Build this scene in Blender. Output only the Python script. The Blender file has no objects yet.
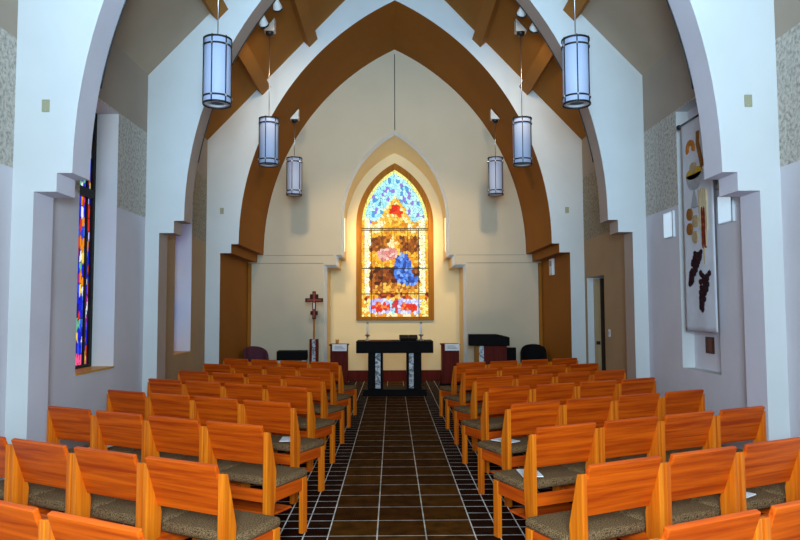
import bpy, bmesh, math, random
from mathutils import Vector, Matrix
random.seed(7)
D = bpy.data
sc = bpy.context.scene
COL = sc.collection
PI = math.pi

# ------------------------------------------------------------------ materials
def nmat(name):
    m = D.materials.new(name); m.use_nodes = True
    nt = m.node_tree
    return m, nt, nt.nodes['Principled BSDF']

def node(nt, t, **kw):
    n = nt.nodes.new(t)
    for k, v in kw.items():
        if hasattr(n, k): setattr(n, k, v)
        else: n.inputs[k].default_value = v
    return n

def paint(name, col, rough=.7, spec=.25, var=.06, scale=3., bump=0., bscale=60., metal=0.):
    """painted / plain surface: base colour with a faint mottling, optional fine bump"""
    m, nt, b = nmat(name)
    tc = node(nt, 'ShaderNodeTexCoord')
    nz = node(nt, 'ShaderNodeTexNoise', Scale=scale, Detail=4.)
    nt.links.new(tc.outputs['Object'], nz.inputs['Vector'])
    cr = node(nt, 'ShaderNodeValToRGB')
    cr.color_ramp.elements[0].position = .3; cr.color_ramp.elements[1].position = .7
    cr.color_ramp.elements[0].color = tuple(c*(1-var) for c in col)+(1,)
    cr.color_ramp.elements[1].color = tuple(min(1, c*(1+var)) for c in col)+(1,)
    nt.links.new(nz.outputs['Fac'], cr.inputs['Fac'])
    nt.links.new(cr.outputs['Color'], b.inputs['Base Color'])
    b.inputs['Roughness'].default_value = rough
    b.inputs['Specular IOR Level'].default_value = spec
    b.inputs['Metallic'].default_value = metal
    if bump:
        n2 = node(nt, 'ShaderNodeTexNoise', Scale=bscale, Detail=3.)
        nt.links.new(tc.outputs['Object'], n2.inputs['Vector'])
        bp = node(nt, 'ShaderNodeBump', Strength=bump, Distance=.01)
        nt.links.new(n2.outputs['Fac'], bp.inputs['Height'])
        nt.links.new(bp.outputs['Normal'], b.inputs['Normal'])
    return m

def stucco(name, dark, light, bump=.9):
    m, nt, b = nmat(name)
    tc = node(nt, 'ShaderNodeTexCoord')
    nz = node(nt, 'ShaderNodeTexNoise', Scale=26., Detail=5., Roughness=.65)
    nt.links.new(tc.outputs['Object'], nz.inputs['Vector'])
    cr = node(nt, 'ShaderNodeValToRGB')
    cr.color_ramp.elements[0].position = .36; cr.color_ramp.elements[1].position = .56
    cr.color_ramp.elements[0].color = tuple(dark)+(1,); cr.color_ramp.elements[1].color = tuple(light)+(1,)
    nt.links.new(nz.outputs['Fac'], cr.inputs['Fac'])
    nt.links.new(cr.outputs['Color'], b.inputs['Base Color'])
    bp = node(nt, 'ShaderNodeBump', Strength=bump, Distance=.03)
    nt.links.new(nz.outputs['Fac'], bp.inputs['Height'])
    nt.links.new(bp.outputs['Normal'], b.inputs['Normal'])
    b.inputs['Roughness'].default_value = .9
    b.inputs['Specular IOR Level'].default_value = .1
    return m

def wood(name, c0, c1, axis=0, rough=.42, spec=.25, stretch=12.):
    """grain runs along the given object axis"""
    m, nt, b = nmat(name)
    tc = node(nt, 'ShaderNodeTexCoord')
    oi = node(nt, 'ShaderNodeObjectInfo')
    add = node(nt, 'ShaderNodeVectorMath', operation='ADD')
    sc_ = node(nt, 'ShaderNodeVectorMath', operation='SCALE'); sc_.inputs['Scale'].default_value = 17.
    cmb = node(nt, 'ShaderNodeCombineXYZ')
    for i in range(3): nt.links.new(oi.outputs['Random'], cmb.inputs[i])
    nt.links.new(cmb.outputs[0], sc_.inputs[0])
    mp = node(nt, 'ShaderNodeMapping')
    s = [stretch*2.6]*3; s[axis] = 1.3
    mp.inputs['Scale'].default_value = s
    nt.links.new(tc.outputs['Object'], add.inputs[0]); nt.links.new(sc_.outputs[0], add.inputs[1])
    nt.links.new(add.outputs[0], mp.inputs['Vector'])
    nz = node(nt, 'ShaderNodeTexNoise', Scale=1., Detail=5., Roughness=.6, Distortion=.4)
    nt.links.new(mp.outputs[0], nz.inputs['Vector'])
    cr = node(nt, 'ShaderNodeValToRGB')
    cr.color_ramp.elements[0].position = .34; cr.color_ramp.elements[1].position = .66
    cr.color_ramp.elements[0].color = tuple(c0)+(1,); cr.color_ramp.elements[1].color = tuple(c1)+(1,)
    nt.links.new(nz.outputs['Fac'], cr.inputs['Fac'])
    nt.links.new(cr.outputs['Color'], b.inputs['Base Color'])
    b.inputs['Roughness'].default_value = rough
    b.inputs['Specular IOR Level'].default_value = spec
    return m

def tiles(name, size, offx, offy, c1, c2, grout, mortar=.006, rough=.75):
    m, nt, b = nmat(name)
    tc = node(nt, 'ShaderNodeTexCoord')
    mp = node(nt, 'ShaderNodeMapping'); mp.inputs['Location'].default_value = (offx, offy, 0)
    nt.links.new(tc.outputs['Object'], mp.inputs['Vector'])
    br = node(nt, 'ShaderNodeTexBrick', offset=0., squash=1.)
    br.inputs['Scale'].default_value = 1.; br.inputs['Mortar Size'].default_value = mortar
    br.inputs['Mortar Smooth'].default_value = .1; br.inputs['Bias'].default_value = 0.
    br.inputs['Brick Width'].default_value = size; br.inputs['Row Height'].default_value = size
    br.inputs['Color1'].default_value = tuple(c1)+(1,); br.inputs['Color2'].default_value = tuple(c2)+(1,)
    br.inputs['Mortar'].default_value = tuple(grout)+(1,)
    nt.links.new(mp.outputs[0], br.inputs['Vector'])
    nz = node(nt, 'ShaderNodeTexNoise', Scale=9., Detail=5.)
    nt.links.new(tc.outputs['Object'], nz.inputs['Vector'])
    mr = node(nt, 'ShaderNodeMapRange'); mr.inputs[1].default_value = .3; mr.inputs[2].default_value = .7
    mr.inputs[3].default_value = .55; mr.inputs[4].default_value = 1.35
    nt.links.new(nz.outputs['Fac'], mr.inputs[0])
    mx = node(nt, 'ShaderNodeMix', data_type='RGBA', blend_type='MULTIPLY'); mx.inputs[0].default_value = 1.
    nt.links.new(br.outputs['Color'], mx.inputs[6]); nt.links.new(mr.outputs[0], mx.inputs[7])
    nt.links.new(mx.outputs[2], b.inputs['Base Color'])
    b.inputs['Roughness'].default_value = rough
    b.inputs['Specular IOR Level'].default_value = .02
    bp = node(nt, 'ShaderNodeBump', Strength=.3, Distance=.004, invert=True)
    nt.links.new(br.outputs['Fac'], bp.inputs['Height']); nt.links.new(bp.outputs['Normal'], b.inputs['Normal'])
    return m

def tweed(name, c0, c1):
    m, nt, b = nmat(name)
    tc = node(nt, 'ShaderNodeTexCoord')
    nz = node(nt, 'ShaderNodeTexNoise', Scale=170., Detail=3.)
    nt.links.new(tc.outputs['Object'], nz.inputs['Vector'])
    cr = node(nt, 'ShaderNodeValToRGB')
    cr.color_ramp.elements[0].position = .38; cr.color_ramp.elements[1].position = .62
    cr.color_ramp.elements[0].color = tuple(c0)+(1,); cr.color_ramp.elements[1].color = tuple(c1)+(1,)
    nt.links.new(nz.outputs['Fac'], cr.inputs['Fac']); nt.links.new(cr.outputs['Color'], b.inputs['Base Color'])
    b.inputs['Roughness'].default_value = .95; b.inputs['Specular IOR Level'].default_value = .1
    bp = node(nt, 'ShaderNodeBump', Strength=.4, Distance=.003)
    nt.links.new(nz.outputs['Fac'], bp.inputs['Height']); nt.links.new(bp.outputs['Normal'], b.inputs['Normal'])
    return m

def marble(name):
    m, nt, b = nmat(name)
    tc = node(nt, 'ShaderNodeTexCoord')
    nz = node(nt, 'ShaderNodeTexNoise', Scale=9., Detail=8., Roughness=.7, Distortion=1.6)
    nt.links.new(tc.outputs['Object'], nz.inputs['Vector'])
    cr = node(nt, 'ShaderNodeValToRGB')
    cr.color_ramp.elements[0].position = .42; cr.color_ramp.elements[1].position = .56
    cr.color_ramp.elements[0].color = (.05, .05, .06, 1); cr.color_ramp.elements[1].color = (.48, .49, .52, 1)
    nt.links.new(nz.outputs['Fac'], cr.inputs['Fac']); nt.links.new(cr.outputs['Color'], b.inputs['Base Color'])
    b.inputs['Roughness'].default_value = .35
    return m

def glass_lit(name, strength):
    """leaded glass with daylight behind it: pane colours come from the mesh's colour attribute"""
    m, nt, b = nmat(name)
    at = node(nt, 'ShaderNodeVertexColor', layer_name='pane')
    nt.links.new(at.outputs['Color'], b.inputs['Emission Color'])
    b.inputs['Emission Strength'].default_value = strength
    b.inputs['Base Color'].default_value = (.02, .02, .02, 1)
    b.inputs['Roughness'].default_value = .6; b.inputs['Specular IOR Level'].default_value = 0.
    return m

def glow(name, col, strength):
    m, nt, b = nmat(name)
    b.inputs['Base Color'].default_value = tuple(col)+(1,)
    b.inputs['Emission Color'].default_value = tuple(col)+(1,)
    b.inputs['Emission Strength'].default_value = strength
    return m

M = {}
M['white'] = paint('white_wall_paint', (.66, .68, .68), .75, .15, .03, 2.)
M['jamb'] = paint('jamb_paint_cool_lit', (.74, .72, .80), .75, .15, .04, 2.)  # cool daylight tint put into the nearest arch's tan paint
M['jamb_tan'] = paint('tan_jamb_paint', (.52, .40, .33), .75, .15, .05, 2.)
M['wall_cool_lit'] = paint('wall_paint_cool_lit', (.70, .67, .72), .75, .15, .05, 1.5)  # cool daylight tint put into the near bays' tan wall paint
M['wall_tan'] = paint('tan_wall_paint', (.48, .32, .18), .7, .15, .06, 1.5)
M['wall_upper'] = paint('upper_wall_paint', (.42, .34, .27), .75, .1, .05, 1.5)
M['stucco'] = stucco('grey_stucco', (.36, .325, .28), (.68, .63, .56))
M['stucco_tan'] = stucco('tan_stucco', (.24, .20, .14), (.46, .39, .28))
M['ceiling'] = paint('ceiling_paint_cool_lit', (.46, .36, .26), .8, .1, .05, 1.2)  # near bays: cool light on the tan ceiling put into its paint
M['ceiling_warm_lit'] = paint('ceiling_paint_warm_lit', (.40, .165, .028), .8, .1, .06, 1.2)  # same ceiling further on, with warm dim light put into its colour
M['beam'] = paint('brown_beam_paint', (.40, .165, .028), .7, .15, .05, 2.)
M['soffit'] = paint('brown_arch_paint', (.34, .125, .014), .7, .1, .06, 1.)
M['altar_wall'] = paint('beige_wall_paint', (.62, .52, .375), .8, .1, .03, 1.5)
M['niche'] = paint('cream_niche_paint', (.80, .65, .39), .8, .1, .03, 1.5)
M['groove'] = paint('beige_groove_paint', (.36, .31, .24), .8, .1, .03, 1.5)
M['redwood'] = wood('red_brown_wood', (.075, .006, .003), (.13, .012, .005), 2, .6, .1)
M['trimwood'] = wood('amber_trim_wood', (.24, .085, .008), (.36, .14, .014), 2, .6, .1)
M['sillwood'] = wood('sill_wood_glass_lit', (.62, .30, .03), (.80, .42, .06), 1)  # yellow light from the glass put into the wood colour
M['seatwood_x'] = wood('chair_wood_cross_grain', (.42, .040, .002), (.80, .125, .004), 0)
M['seatwood_y'] = wood('chair_wood_rail_grain', (.42, .042, .002), (.74, .110, .004), 1)
M['seatwood_z'] = wood('chair_wood_upright_grain', (.56, .095, .003), (.84, .22, .008), 2)
M['tweed'] = tweed('brown_tweed', (.05, .026, .010), (.30, .18, .085))
M['aisle_tile'] = tiles('brown_aisle_tile', .3415, .171, .01, (.052, .0155, .002), (.088, .031, .004), (.62, .56, .47), .0048)
M['side_tile'] = tiles('dark_side_tile', .17075, .171, .01, (.016, .004, .002), (.026, .008, .003), (.74, .71, .68), .0045)
M['black'] = paint('black_lacquer', (.004, .003, .003), .6, .06, .2, 4.)
M['black_metal'] = paint('black_metal', (.012, .012, .013), .4, .4, .1, 5.)
M['chrome'] = paint('brushed_nickel', (.55, .55, .56), .3, .5, .05, 5., metal=1.)
M['brass'] = paint('dull_brass', (.42, .30, .12), .35, .5, .05, 5., metal=1.)
M['shade'] = paint('frosted_white_acrylic', (.46, .52, .70), .5, .25, .02, 2.)
M['shade_in'] = paint('white_shade_ring', (.80, .82, .86), .5, .2, .02, 2.)
M['wedge'] = paint('white_canopy_paint', (.72, .70, .66), .6, .2, .02, 3.)
M['plate'] = paint('beige_plate_plastic', (.36, .34, .22), .5, .3, .03, 5.)
M['box_white'] = paint('white_box_metal', (.80, .86, .92), .5, .3, .02, 3.)
M['box_edge'] = paint('grey_box_metal', (.30, .31, .34), .5, .3, .02, 3.)
M['paper'] = paint('white_paper', (.82, .82, .84), .8, .1, .02, 5.)
M['ink'] = paint('grey_print', (.30, .30, .36), .8, .1, .02, 5.)
M['banner'] = paint('pale_banner_cloth', (.68, .70, .77), .95, .05, .05, 6., .3, 220.)
M['orange'] = paint('orange_felt', (.50, .18, .03), .95, .05, .1, 20.)
M['gold'] = paint('gold_felt', (.60, .36, .04), .95, .05, .1, 20.)
M['greyfelt'] = paint('grey_felt', (.40, .40, .42), .95, .05, .1, 20.)
M['tanfelt'] = paint('tan_felt', (.46, .34, .20), .95, .05, .1, 20.)
M['brownfelt'] = paint('rust_felt', (.30, .12, .03), .95, .05, .1, 20.)
M['redfelt'] = paint('dark_red_felt', (.20, .03, .015), .95, .05, .1, 20.)
M['creamfelt'] = paint('cream_felt', (.62, .50, .32), .95, .05, .1, 20.)
M['grape'] = paint('plum_felt', (.030, .012, .014), .95, .05, .2, 20.)
M['plaque'] = paint('dark_plaque', (.05, .02, .015), .4, .3, .2, 20.)
M['plaque_red'] = paint('red_plaque_face', (.16, .03, .02), .4, .3, .2, 20.)
M['door'] = wood('pale_door_wood', (.36, .24, .12), (.46, .32, .17), 2)
M['dark'] = paint('dark_passage_paint', (.05, .03, .02), .9, .05, .1, 2.)
M['crosswood'] = wood('dark_cross_wood', (.035, .006, .003), (.07, .011, .005), 2, .6, .1)
M['icon'] = paint('red_icon_paint', (.26, .04, .02), .5, .2, .3, 30.)
M['marble'] = marble('veined_marble')
M['plum'] = paint('plum_upholstery', (.11, .035, .05), .9, .1, .15, 30.)
M['blackcloth'] = paint('black_upholstery', (.008, .007, .008), .9, .1, .15, 30.)
M['palewood'] = paint('pale_leg_paint', (.55, .54, .50), .6, .2, .05, 5.)
M['amber'] = paint('amber_glass', (.42, .18, .03), .2, .5, .05, 5.)
M['runner'] = paint('rust_runner_cloth', (.22, .06, .02), .9, .1, .1, 20.)
M['glass_main'] = glass_lit('leaded_glass_lit', 1.12)
M['glass_side'] = glass_lit('side_leaded_glass_lit', .95)
M['lead'] = paint('black_lead', (.008, .007, .007), .5, .2, .1, 10.)
M['strip'] = glow('warm_strip_lamp', (1., .80, .42), 3.)
M['lit_white'] = glow('cool_lamp_diffuser', (.62, .80, .95), .55)
M['clear'] = glow('added_rear_glow', (.72, .86, 1.), .12)  # glow of an added, unseen window behind the camera

# ------------------------------------------------------------------ mesh helpers
def bm_new(): return bmesh.new()

def add_box(bm, lo, hi, bevel=0., seg=1, mi=0, mat=None):
    vs = [bm.verts.new((x, y, z)) for x in (lo[0], hi[0]) for y in (lo[1], hi[1]) for z in (lo[2], hi[2])]
    fs = []
    for q in ((0,1,3,2),(4,6,7,5),(0,4,5,1),(2,3,7,6),(0,2,6,4),(1,5,7,3)):
        f = bm.faces.new([vs[i] for i in q]); f.material_index = mi; fs.append(f)
    if bevel:
        es = list({e for f in fs for e in f.edges})
        r = bmesh.ops.bevel(bm, geom=es, offset=bevel, segments=seg, profile=.5, affect='EDGES')
        for f in r['faces']: f.material_index = mi
        vs = list({v for f in bm.faces if f.is_valid for v in f.verts}) if mat else vs
    if mat:
        bmesh.ops.transform(bm, matrix=mat, verts=[v for v in vs if v.is_valid])
    return fs

def add_prism(bm, pts, axis, a, b, mi=0, bevel=0., seg=1):
    """closed 2-D outline pts extruded along axis from a to b; outline axes are the other two in order"""
    def mk(p, t):
        if axis == 0: return (t, p[0], p[1])
        if axis == 1: return (p[0], t, p[1])
        return (p[0], p[1], t)
    A = [bm.verts.new(mk(p, a)) for p in pts]; B = [bm.verts.new(mk(p, b)) for p in pts]
    fs = [bm.faces.new(A), bm.faces.new(B[::-1])]
    n = len(pts)
    for i in range(n):
        fs.append(bm.faces.new((A[i], B[i], B[(i+1) % n], A[(i+1) % n])))
    for f in fs: f.material_index = mi
    if bevel:
        es = list({e for f in fs for e in f.edges})
        bmesh.ops.bevel(bm, geom=es, offset=bevel, segments=seg, profile=.5, affect='EDGES')
    return fs

def add_tube(bm, pts, r, n=8, mi=0, cap=True):
    rings = []
    pts = [Vector(p) for p in pts]
    for i, p in enumerate(pts):
        t = (pts[min(i+1, len(pts)-1)] - pts[max(i-1, 0)]).normalized()
        u = t.cross(Vector((0, 0, 1)))
        if u.length < 1e-3: u = t.cross(Vector((1, 0, 0)))
        u.normalize(); w = t.cross(u)
        rr = r[i] if isinstance(r, (list, tuple)) else r
        rings.append([bm.verts.new(p + (u*math.cos(2*PI*k/n) + w*math.sin(2*PI*k/n))*rr) for k in range(n)])
    for a, b in zip(rings, rings[1:]):
        for k in range(n):
            f = bm.faces.new((a[k], a[(k+1) % n], b[(k+1) % n], b[k])); f.material_index = mi; f.smooth = True
    if cap:
        for q in (rings[0], rings[-1][::-1]):
            f = bm.faces.new(q); f.material_index = mi

def add_lathe(bm, prof, n=24, c=(0, 0, 0), mi=0, close=False):
    rings = []
    for r, z in prof:
        rings.append([bm.verts.new((c[0]+r*math.cos(2*PI*k/n), c[1]+r*math.sin(2*PI*k/n), c[2]+z)) for k in range(n)])
    prs = list(zip(rings, rings[1:]))
    if close: prs.append((rings[-1], rings[0]))
    for a, b in prs:
        for k in range(n):
            f = bm.faces.new((a[k], a[(k+1) % n], b[(k+1) % n], b[k])); f.material_index = mi; f.smooth = True
    if not close:
        for q in (rings[0][::-1], rings[-1]):
            f = bm.faces.new(q); f.material_index = mi

def obj(name, bm, mats, parent=None, loc=None, smooth=False, rot=None):
    bmesh.ops.recalc_face_normals(bm, faces=bm.faces[:])
    me = D.meshes.new(name); bm.to_mesh(me); bm.free()
    if not isinstance(mats, (list, tuple)): mats = [mats]
    for m in mats: me.materials.append(M[m])
    if smooth:
        for p in me.polygons: p.use_smooth = True
    o = D.objects.new(name, me); COL.objects.link(o)
    if parent: o.parent = parent
    if loc: o.location = loc
    if rot: o.rotation_euler = rot
    return o

def tag(o, label, cat, group=None, kind=None):
    o['label'] = label; o['category'] = cat
    if group: o['group'] = group
    if kind: o['kind'] = kind
    return o

def thing(name, label, cat, loc=(0, 0, 0), rz=0., group=None, kind=None):
    o = D.objects.new(name, None); COL.objects.link(o)
    o.empty_display_size = .1
    o.location = loc; o.rotation_euler = (0, 0, rz)
    return tag(o, label, cat, group, kind)

def dup(root, loc, rz, label, cat=None, group=None):
    r = root.copy(); COL.objects.link(r); r.location = loc; r.rotation_euler = (0, 0, rz); r['label'] = label
    if group: r['group'] = group
    for ch in list(root.children):
        c = ch.copy(); COL.objects.link(c); c.parent = r
        for g in list(ch.children):
            d = g.copy(); COL.objects.link(d); d.parent = c
    return r

def simple_box(name, lo, hi, mat, parent=None, bevel=0., seg=1):
    bm = bm_new(); add_box(bm, lo, hi, bevel, seg)
    return obj(name, bm, mat, parent)

# ------------------------------------------------------------------ building shell
W = 3.27; EAVE = 4.67; SL = 1.05; RIDGE = EAVE + W*SL
Y0 = -0.8; F1, F2, F3 = 5.65, 8.70, 11.80; FT = .33; YA = 14.1; YN = 15.0
LOW, MID, SPR = 3.09, 2.90, 2.77
ZC1, ZC2, ZAP = 2.58, 2.74, 7.16

def lancet(hw, zs, za, n=28):
    """points of a pointed arch from (-hw, zs) over the apex to (hw, zs)"""
    h = za - zs; R = (h*h + hw*hw)/(2*hw); cx = -hw + R
    a0 = PI; a1 = PI - math.asin(min(1, h/R))
    L = [(cx + R*math.cos(a0+(a1-a0)*i/n), zs + R*math.sin(a0+(a1-a0)*i/n)) for i in range(n+1)]
    L[-1] = (0., za)
    return L + [(-x, z) for x, z in L[-2::-1]]

def arch_profile():
    return [(-LOW, 0), (-LOW, ZC1), (-MID, ZC1), (-MID, ZC2), (-SPR, ZC2)] + lancet(SPR, ZC2+.02, ZAP) + \
           [(SPR, ZC2), (MID, ZC2), (MID, ZC1), (LOW, ZC1), (LOW, 0)]

def skin(bm, inner, y, half, top):
    """wall face around an opening, as strips from each side of the opening out to the wall's outline"""
    n = len(inner)
    for i in range(n-1):
        (xa, za), (xb, zb) = inner[i], inner[i+1]
        if abs(za-zb) < 1e-6: continue
        sg = -1 if i < (n-1)/2 else 1
        bm.faces.new([bm.verts.new(p) for p in ((xa, y, za), (xb, y, zb), (sg*half(zb), y, zb), (sg*half(za), y, za))])
    za = max(z for x, z in inner); h = half(za); ht = half(top-1e-4)
    bm.faces.new([bm.verts.new(p) for p in ((-h, y, za), (0, y, za), (-ht, y, top))])
    bm.faces.new([bm.verts.new(p) for p in ((h, y, za), (0, y, za), (ht, y, top))])
    bm.faces.new([bm.verts.new(p) for p in ((-ht, y, top), (0, y, za), (ht, y, top))])

def frame(name, y0, y1, mats, label):
    inner = arch_profile()
    e = .12
    outer = [(W+e, 0), (W+e, EAVE+.1), (0, RIDGE+.2), (-W-e, EAVE+.1), (-W-e, 0)]
    bm = bm_new()
    fi = [bm.verts.new((x, y0, z)) for x, z in inner]; bi = [bm.verts.new((x, y1, z)) for x, z in inner]
    fo = [bm.verts.new((x, y0, z)) for x, z in outer]; bo = [bm.verts.new((x, y1, z)) for x, z in outer]
    skin(bm, inner, y0, lambda z: W+e if z <= EAVE+.1 else (RIDGE+.2-z)/(RIDGE+.1-EAVE)*(W+e), RIDGE+.2)
    skin(bm, inner, y1, lambda z: W+e if z <= EAVE+.1 else (RIDGE+.2-z)/(RIDGE+.1-EAVE)*(W+e), RIDGE+.2)
    for i in range(len(inner)-1):
        f = bm.faces.new((fi[i], bi[i], bi[i+1], fi[i+1])); f.material_index = 1
    for i in range(len(outer)-1):
        bm.faces.new((fo[i], bo[i], bo[i+1], fo[i+1]))
    o = obj(name, bm, mats)
    return tag(o, label, 'wall', kind='structure')

frame('wall_near_arch', F1, F1+FT, ['white', 'jamb'], 'pale nearest pointed arch wall with stepped corbels across the nave')
frame('wall_middle_arch', F2, F2+FT, ['white', 'jamb_tan'], 'pale middle pointed arch wall across the nave')
frame('wall_chancel_arch', F3, YA, ['white', 'soffit'], 'deep brown lined pointed chancel arch with pale front face')

# floor: wide aisle of large tiles between fields of small dark tiles
bm = bm_new()
AX = .512
for x0, x1, mi in ((-3.7, -AX, 1), (-AX, AX, 0), (AX, 3.7, 1)):
    vs = [bm.verts.new(p) for p in ((x0, Y0-.2, 0), (x1, Y0-.2, 0), (x1, YN+.1, 0), (x0, YN+.1, 0))]
    bm.faces.new(vs).material_index = mi
    ws = [bm.verts.new((v.co.x, v.co.y, -.12)) for v in vs]
    bm.faces.new(ws[::-1]).material_index = mi
    for i in range(4): bm.faces.new((vs[i], ws[i], ws[(i+1) % 4], vs[(i+1) % 4])).material_index = mi
tag(obj('floor', bm, ['aisle_tile', 'side_tile']), 'dark brown tiled church floor with pale grout lines', 'floor', kind='structure')

# ceiling: two slopes, split by bay
def ceil_slab(name, y0, y1, mat, label):
    bm = bm_new(); t = .15
    add_prism(bm, [(-W-.35, EAVE-.35*SL), (0, RIDGE), (W+.35, EAVE-.35*SL), (W+.35, EAVE-.35*SL+t), (0, RIDGE+t), (-W-.35, EAVE-.35*SL+t)], 1, y0, y1)
    return tag(obj(name, bm, mat), label, 'ceiling', kind='structure')
ceil_slab('ceiling', Y0-.2, F2+.1, 'ceiling', 'gabled ceiling over the near bays, greyed for cool light')
ceil_slab('ceiling_far', F2+.1, F3+.1, 'ceiling_warm_lit', 'gabled ceiling, browned for warm light, between middle arch and chancel arch')

def side_wall(name, s, y0, y1, holes, mats, label, back=None, W=W):
    """side wall (s=-1 left, 1 right) of boxes; holes (ya, yb, za, zb) left open; mats = lower, stucco, upper, reveal"""
    T = .34
    ys = sorted({y0, y1} | {h[0] for h in holes} | {h[1] for h in holes})
    zs = sorted({0., 2.78, 3.90, EAVE+.12} | {h[2] for h in holes} | {h[3] for h in holes})
    bm = bm_new()
    for ya, yb in zip(ys, ys[1:]):
        for za, zb in zip(zs, zs[1:]):
            cy, cz = (ya+yb)/2, (za+zb)/2
            if any(h[0] < cy < h[1] and h[2] < cz < h[3] for h in holes): continue
            mi = 0 if cz < 2.78 else 1 if cz < 3.9 else 2
            lo, hi = (min(s*W, s*(W+T)), ya, za), (max(s*W, s*(W+T)), yb, zb)
            fs = add_box(bm, lo, hi, mi=mi)
            for f in fs:
                f.normal_update()
                if abs(f.normal.y) > .9 or abs(f.normal.z) > .9: f.material_index = 3
    if back:
        for h in holes:
            add_box(bm, (min(s*(W+back), s*(W+T)), h[0], h[2]), (max(s*(W+back), s*(W+T)), h[1], h[3]), mi=0)
    return tag(obj(name, bm, mats), label, 'wall', kind='structure')

WF = 3.34
NB = ['wall_cool_lit', 'stucco', 'wall_upper', 'white']
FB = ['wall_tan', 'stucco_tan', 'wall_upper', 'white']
WL1 = (6.86, 7.79, .92, 3.88); WL2 = (10.13, 10.96, .90, 3.88); WL0 = (3.60, 4.60, .92, 3.88)
side_wall('wall_left_near', -1, Y0, F1+.1, [WL0], NB, 'left side wall greyed for cool light before the nearest arch')
side_wall('wall_left_middle', -1, F1+.1, F2+.1, [WL1], NB, 'left side wall greyed for cool light with stucco band and tall stained window')
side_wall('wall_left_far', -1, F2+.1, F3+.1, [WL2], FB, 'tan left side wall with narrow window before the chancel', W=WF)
side_wall('wall_right_near', 1, Y0, F1+.1, [], NB, 'right side wall greyed for cool light before the nearest arch')
side_wall('wall_right_middle', 1, F1+.1, F2+.1, [(6.80, 7.70, .90, 3.88)], NB, 'right side wall greyed for cool light with the banner recess', back=.14)
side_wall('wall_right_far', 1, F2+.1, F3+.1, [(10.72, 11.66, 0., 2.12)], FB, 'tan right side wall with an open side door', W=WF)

# unseen rear wall; its window is added to let daylight in
bm = bm_new()
add_box(bm, (-3.6, Y0-.2, 0), (-2.4, Y0, 8.2)); add_box(bm, (2.4, Y0-.2, 0), (3.6, Y0, 8.2))
add_box(bm, (-2.4, Y0-.2, 5.2), (2.4, Y0, 8.2)); add_box(bm, (-2.4, Y0-.2, 0), (2.4, Y0, .3))
tag(obj('wall_rear', bm, 'white'), 'pale rear wall with an added window opening', 'wall', kind='structure')

# altar wall with stepped pointed niche
def niche_prof(g=0., dz=0.):
    za = 5.32 - dz
    return [(-1.44-g, 0), (-1.44-g, 2.47+g), (-1.20-g, 2.47+g), (-1.20-g, 2.68+g), (-1.09-g, 2.68+g)] + \
           [(x, z) for x, z in lancet(1.09+g, 3.45, za+g)] + \
           [(1.09+g, 2.68+g), (1.20+g, 2.68+g), (1.20+g, 2.47+g), (1.44+g, 2.47+g), (1.44+g, 0)]
bm = bm_new()
A = niche_prof(.055); B = niche_prof(0.); Cc = niche_prof(0., .20)
va = [bm.verts.new((x, YA-.003, z)) for x, z in A]
vb = [bm.verts.new((x, YA+.085, z)) for x, z in B]
vc = [bm.verts.new((x, YN, z)) for x, z in Cc]
skin(bm, A, YA-.003, lambda z: 3.5, 8.2)
for i in range(len(va)-1):
    bm.faces.new((va[i], va[i+1], vb[i+1], vb[i])).material_index = 1
    bm.faces.new((vb[i], vb[i+1], vc[i+1], vc[i])).material_index = 2
tag(obj('wall_altar', bm, ['altar_wall', 'white', 'niche']), 'beige altar wall with stepped pointed niche opening', 'wall', kind='structure')
bm = bm_new(); add_box(bm, (-1.7, YN, 0), (1.7, YN+.12, 5.7))
tag(obj('wall_niche', bm, 'niche'), 'cream back wall of the altar niche around the stained glass', 'wall', kind='structure')
n_trim = 0
def trim(lo, hi, mat, label, mat4=None):
    global n_trim; n_trim += 1
    bm = bm_new(); add_box(bm, lo, hi)
    if mat4: bmesh.ops.transform(bm, matrix=mat4, verts=bm.verts[:])
    return tag(obj('trim_%d' % n_trim, bm, mat), label, 'trim', kind='structure')
for s, w in ((-1, 'left'), (1, 'right')):
    a, b = sorted((s*1.30, s*2.76))
    trim((a, YA-.010, 2.722), (b, YA-.002, 2.732), 'groove', 'upper thin horizontal line on the altar wall %s of the niche' % w)
    a, b = sorted((s*1.51, s*3.08))
    trim((a, YA-.012, 2.553), (b, YA-.002, 2.566), 'groove', 'lower thin horizontal line on the altar wall %s of the niche' % w)
    a, b = sorted((s*3.02, s*3.085))
    trim((a, YA-.05, 0), (b, YA-.004, 2.56), 'soffit', 'brown corner strip at the %s end of the altar wall' % w)
o = simple_box('baseboard_niche', (-1.43, YN-.02, 0.0), (1.43, YN, .235), 'redwood'); tag(o, 'red brown baseboard along the foot of the niche', 'baseboard', kind='structure')
for s, w in ((-1, 'left'), (1, 'right')):
    a, b = sorted((s*1.50, s*3.02))
    o = simple_box('baseboard_altar_%s' % w, (a, YA-.02, 0), (b, YA-.003, .2), 'redwood'); tag(o, 'red brown baseboard on the altar wall %s of the niche' % w, 'baseboard', kind='structure')

# sloping roof beams that run along the nave under the ceiling
ang = math.atan(SL)
def purlin(s, x, y0, y1, mat, label):
    m = Matrix.Translation((s*x, 0, EAVE + (W-x)*SL)) @ Matrix.Rotation(s*ang, 4, 'Y')
    return trim((-.105, y0, -.14), (.105, y1, .02), mat, label, m)
for s, w in ((-1, 'left'), (1, 'right')):
    for x, q in ((2.40, 'lower'), (1.565, 'upper')):
        purlin(s, x, F1+FT, F2, 'beam', 'tan %s roof beam on the %s slope ending at the middle arch' % (q, w))
        purlin(s, x, F2+FT, F3, 'beam', 'brown %s roof beam on the %s slope ending at the chancel arch' % (q, w))

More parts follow.
